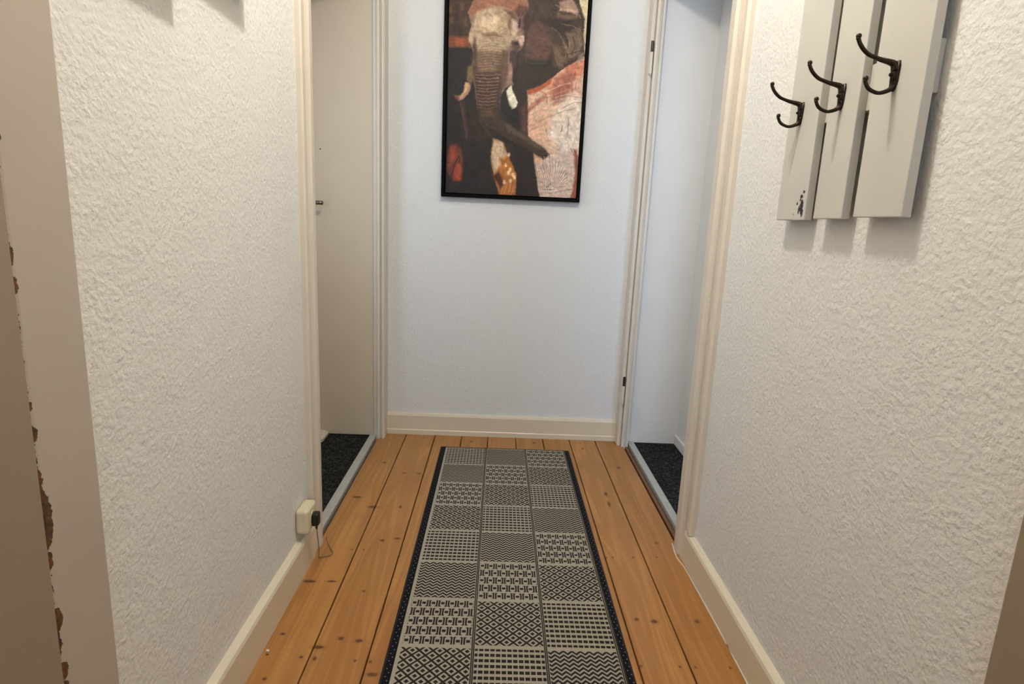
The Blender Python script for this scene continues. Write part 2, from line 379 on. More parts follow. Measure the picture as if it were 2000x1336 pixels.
# right far doorway, far post
bm = B()
prism(bm, [(.604, 2.79), (.604, 2.722), (.608, 2.718), (.617, 2.718), (.617, 2.727), (.622, 2.727), (.622, 2.705), (.630, 2.700), (.640, 2.705), (.646, 2.712), (.656, 2.712), (.656, 2.757), (.656, 2.79)], 'z', -.02, HD+.08)
structure(obj('trim_9', bm, M_frame))
bm = B(); box(bm, XR-.017, XR+.1, 1.822, 2.712, HD, HD+.08, .003); structure(obj('trim_11', bm, M_frame))
# casings beside the camera
bm = B(); prism(bm, [(XL-.1, .680), (XL-.002, .680), (XL+.011, .679), (XL+.012, .682), (XL+.012, .779), (XL+.009, .784), (XL-.1, .784)], 'z', 0, HD+.08)
structure(obj('trim_12', bm, M_chip))
bm = B(); box(bm, XL-.09, XL+.012, -.32, -.22, 0, HD+.08, .003); structure(obj('trim_13', bm, M_frame))
bm = B(); box(bm, XR-.012, XR+.1, .535, .641, 0, HD+.08, .003); structure(obj('trim_14', bm, M_leafd))
bm = B(); box(bm, XR-.012, XR+.09, -.36, -.26, 0, HD+.08, .003); structure(obj('trim_15', bm, M_frame))
for nm, xa, xb, y0, y1 in (('door_2', XL-.030, XL+.0116, -.22, .6795), ('door_3', XR+.02, XR+.06, -.26, .535)):
    bm = B(); box(bm, xa, xb, y0, y1, .006, HD, .002); d = structure(obj(nm, bm, M_leafd))
    bm = B(); xs = xb if xa < 0 else xa; s = 1 if xa < 0 else -1
    tube(bm, [(xs, y0+.06, 1.05), (xs+s*.045, y0+.06, 1.05), (xs+s*.05, y0+.075, 1.05), (xs+s*.05, y0+.17, 1.05)], .008, 10, 1, Vector((0, 0, 1)))
    obj('door_handle', bm, M_chrome, d, True)
    bm = B(); box(bm, xa, xb, y0, y1, HD, HD+.03); structure(obj('trim_16' if xa < 0 else 'trim_22', bm, M_frame))

# open door leaf in the left room, seen through the far doorway
bm = B(); box(bm, -.965, -.567, 2.722, 2.760, .008, 2.0, .002)
door = structure(obj('door_1', bm, M_leaf), 'open beige door leaf in the left doorway')
bm = B(); tube(bm, spline([(-.905, 2.722, 1.083), (-.905, 2.69, 1.083), (-.902, 2.672, 1.083), (-.88, 2.668, 1.084), (-.84, 2.668, 1.085), (-.776, 2.669, 1.085)], 4), .0085, 12, 1.0, Vector((0, 0, 1)))
h = obj('door_handle', bm, M_chrome, door, True)
bm = B(); box(bm, -.925, -.885, 2.717, 2.724, .98, 1.13, .003); obj('door_plate', bm, M_chrome, door)
bm = B(); cyl(bm, (-.797, 2.7215, 1.314), .0028, .004, 'y', 12); obj('screw_hole', bm, M_hinge, door)
# white skirting end in the left room, just past the leaf
bm = B(); prism(bm, [(-.978, .004), (-.785, .004), (-.785, .016), (-.80, .026), (-.978, .03)], 'y', 2.62, 2.721); structure(obj('trim_17', bm, M_frame))
bm = B(); box(bm, .892, .905, 2.45, 2.757, .004, .05, .002); structure(obj('trim_18', bm, M_smooth))

# skirting boards ------------------------------------------------------
def skirt(name, axis, a, b, base, s, th, h, mat=M_trim):
    pr = [(base, 0), (base+s*th, 0), (base+s*th, h-.012), (base+s*(th-.003), h-.004), (base+s*(th-.009), h), (base, h+.002)]
    bm = B(); prism(bm, pr, axis, a, b); o = obj(name, bm, mat); return structure(o)
skirt('baseboard_left', 'y', .784, 1.690, XL, 1, .020, .108)
skirt('baseboard_right', 'y', .641, 1.735, XR, -1, .020, .102)
bm = B(); prism(bm, [(YE, .0), (YE-.019, .0), (YE-.019, .022), (YE-.016, .026), (YE-.016, .094), (YE-.012, .104), (YE-.004, .107), (YE, .107)], 'x', -.515, .604); structure(obj('baseboard_end', bm, M_trim))
# caulk bead along the right skirting and plinth block at the casing foot
bm = B(); tube(bm, spline([(.628, .64, .001), (.622, 1.0, .001), (.625, 1.3, .001), (.622, 1.55, .001), (.620, 1.68, .001), (.612, 1.74, .001), (.618, 1.80, .002), (.621, 1.822, .002)], 6), .0025, 6); structure(obj('trim_19', bm, M_frame, None, True))

# ================================================================= hinges on the right far post
for zt, zb, n_ in ((1.815, 1.685, 'upper'), (.345, .215, 'lower')):
    r = structure(bpy.data.objects.new('trim_20' if n_ == 'upper' else 'trim_21', None)) ; COL.objects.link(r); r.location = (.612, 2.712, zb)
    zm = zt-.044
    bm = B(); cyl(bm, (0, 0, zm-zb+.022), .0058, .044, 'z', 14); obj('hinge_pin', bm, M_hinge, r, False)
    bm = B(); cyl(bm, (0, 0, (zm-zb)/2), .0068, zm-zb, 'z', 14); cyl(bm, (0, 0, -.003), .0045, .006, 'z', 12); obj('hinge_barrel', bm, M_frame, r)

# ================================================================= coat rack
rack = thing('coat_rack', 'grey-beige coat rack of three vertical boards with dark iron double hooks, on right wall', 'coat rack', (.645, 1.12, 1.079))
XF = .615
def kid(name, bm, mat, p=rack, smooth=False):
    bmesh.ops.translate(bm, verts=bm.verts[:], vec=-Vector(rack.location)) if p is rack else None
    return obj(name, bm, mat, p, smooth)
def world_kid(name, bm, mat, parent, smooth=False):
    """part built in world coordinates: keep them for the procedural material, offset by the parent inverse"""
    o = obj(name, bm, mat, None, smooth); o.parent = parent
    loc = Vector((0, 0, 0)); p = parent
    while p: loc += p.location; p = p.parent
    o.location = -loc; return o
ZT = 1.80
for (y0, y1, mt, zb) in ((1.2255, 1.3496, M_rack1, 1.0745), (1.0915, 1.1900, M_rack, 1.0770), (.9260, 1.0550, M_rack3, 1.0795)):
    bm = B(); box(bm, XF, XF+.016, y0, y1, zb, ZT, .0015, 2); world_kid('board', bm, mt, rack)
for (z0, z1) in ((1.2625, 1.3385), (1.64, 1.716)):
    bm = B(); box(bm, XF+.0155, XR-.0005, .9345, 1.342, z0, z1, .001, 1); world_kid('cross_batten', bm, M_rack, rack)
def make_hook(yc, zo):
    f = lambda a, z: (XF+a, yc, z+zo)
    bm = B()
    # back plate, slightly bowed shield
    outline = [(-.0075, 1.3200), (.0075, 1.3200), (.0095, 1.312), (.0085, 1.298), (.0075, 1.288), (.0045, 1.279), (0, 1.275), (-.0045, 1.279), (-.0075, 1.288), (-.0085, 1.298), (-.0095, 1.312)]
    prism(bm, [(yc+a, z+zo) for a, z in outline], 'x', XF-.0035, XF+.0002)
    up_ = spline([f(-.002, 1.306), f(-.006, 1.3155), f(-.0155, 1.3188), f(-.028, 1.3213), f(-.0407, 1.325), f(-.0493, 1.3283), f(-.0585, 1.3352), f(-.0652, 1.3433), f(-.0690, 1.351)], 4)
    n = len(up_); tube(bm, up_, [.0058-.0026*min(1, i/(n*.45)) for i in range(n)], 12, [1.5-.5*min(1, i/(n*.4)) for i in range(n)])
    lo = spline([f(-.002, 1.290), f(-.004, 1.281), f(-.0107, 1.2756), f(-.0237, 1.2720), f(-.035, 1.2748), f(-.0424, 1.2795), f(-.0470, 1.2870), f(-.0475, 1.290)], 4)
    n = len(lo); tube(bm, lo, [.0050-.0020*min(1, i/(n*.4)) for i in range(n)], 12, [1.5-.5*min(1, i/(n*.4)) for i in range(n)])
    tube(bm, [f(-.003, 1.312), f(-.0045, 1.300), f(-.0035, 1.284)], [.004, .0035, .0035], 10, 1.8)
    hk = world_kid('hook', bm, M_iron, rack, True)
    loc = None
    for c_, r_ in ((f(-.0685, 1.3535), .0043), (f(-.0475, 1.2925), .0043)):
        b2 = B(); ball(b2, c_, r_); cyl(b2, (c_[0]-.0002, c_[1], c_[2]-.0035), .0034, .002, 'z', 12)
        k = obj('knob', b2, M_iron, None, True); k.parent = hk
    for z in (1.3000,):
        b2 = B(); ball(b2, f(-.0085, z), .0032, 12); k = obj('screw_head', b2, M_iron, None, True); k.parent = hk
    return hk
make_hook(.996, 0); make_hook(1.1454, -.003); make_hook(1.296, -.0075)

# two unseen boxes above the view, added to cast wedge shadows on the left wall
for (y0, y1, z0, z1, lab) in ((.80, 1.085, 1.41, 1.72, 'unseen white box added to cast a shadow on left wall, the lower one nearer the viewer'), (1.12, 1.352, 1.48, 1.76, 'unseen white box added to cast a shadow on left wall, the higher one nearer the doorway')):
    r = thing('shadow_caster_box', lab, 'wall box', (XL, (y0+y1)/2, z0), 'unseen boxes added to cast shadows on the left wall')
    d = .045; w = .012
    bm = B(); box(bm, 0, .004, -(y1-y0)/2, (y1-y0)/2, 0, z1-z0); obj('back_panel', bm, M_trim, r)
    bm = B(); h_ = (y1-y0)/2; q = z1-z0
    for a in ((-h_, -h_+w, 0, q), (h_-w, h_, 0, q), (-h_+w, h_-w, 0, w), (-h_+w, h_-w, q-w, q)): box(bm, .004, d, a[0], a[1], a[2], a[3], .001, 1)
    obj('box_frame', bm, M_trim, r)

# ================================================================= ceiling lamp
r = thing('ceiling_lamp', 'warm white ceiling lamp hanging in the middle of the hallway', 'lamp', (LAMP[0], LAMP[1], ZC))
bm = B(); cyl(bm, (0, 0, -.012), .055, .024, 'z', 32); obj('ceiling_rose', bm, M_trim, r)
bm = B(); cyl(bm, (0, 0, -.05), .018, .06, 'z', 20); obj('lamp_holder', bm, M_trim, r)
tg = NT('lit_bulb', .5); tg.b.inputs['Emission Color'].default_value = (1, .85, .65, 1); tg.b.inputs['Emission Strength'].default_value = 6.0
bm = B(); ball(bm, (0, 0, -.096), .02, 18); obj('bulb', bm, tg.m, r, True)

# ================================================================= rug
bm = B(); box(bm, RX0+.004, RX1-.004, RY0, RY1-.004, .0004, .006, .001, 1)
rug = obj('runner_rug', bm, M_rug)
rug['label'] = 'long woven runner rug with grey and black patchwork squares and black border'; rug['category'] = 'rug'
bm = B()
for a in ((RX0, RX0+.006, RY0, RY1), (RX1-.006, RX1, RY0, RY1), (RX0+.006, RX1-.006, RY1-.006, RY1)): box(bm, a[0], a[1], a[2], a[3], .0002, .0068, .002, 2)
obj('binding', bm, M_bind, rug)

# ================================================================= wall socket, plug and cord
r = thing('wall_socket', 'ivory surface-mounted wall socket beside the left doorway, just above the skirting', 'socket', (XL, 1.62, .135))
bm = B(); box(bm, 0, .038, -.045, .035, 0, .075, .010, 4); obj('socket_box', bm, M_plastic, r, False)
bm = B(); cyl(bm, (.0385, -.006, .036), .023, .003, 'x', 28); obj('socket_insert', bm, M_plastic, r)
p = thing('plug', 'small black plug sitting in the ivory wall socket, with thin brown cord', 'plug', (XL+.040, 1.608, .172))
bm = B(); box(bm, 0, .020, -.014, .014, -.020, .018, .005, 3); obj('plug_body', bm, M_blackpl, p)
bm = B(); tube(bm, [(.010, 0, -.018), (.011, .001, -.034)], [.0042, .0026], 10); obj('strain_relief', bm, M_blackpl, p, True)
bm = B(); pts = [(-.504, 1.609, .140), (-.504, 1.615, .110), (-.507, 1.632, .070), (-.514, 1.655, .030), (-.5205, 1.674, .006), (-.518, 1.680, .0035), (-.506, 1.684, .0035), (-.492, 1.690, .0035), (-.486, 1.705, .0035), (-.495, 1.724, .0035), (-.511, 1.750, .0035), (-.521, 1.772, .004), (-.531, 1.797, .004)]
bmesh_pts = [(Vector(q)-Vector(p.location)) for q in pts]
tube(bm, spline(bmesh_pts, 6), .0016, 8); obj('cord', bm, M_cord, p, True)
# tiny crumb of filler on the floor by the left skirting
bm = B(); bmesh.ops.create_icosphere(bm, subdivisions=2, radius=.0035)
for v in bm.verts: v.co = Vector((v.co.x*1.2-.524, v.co.y+1.272, v.co.z*.7+.0024))
o = obj('filler_crumb', bm, M_ceil); o['label'] = 'tiny white crumb lying on the floorboards by left skirting'; o['category'] = 'crumb'

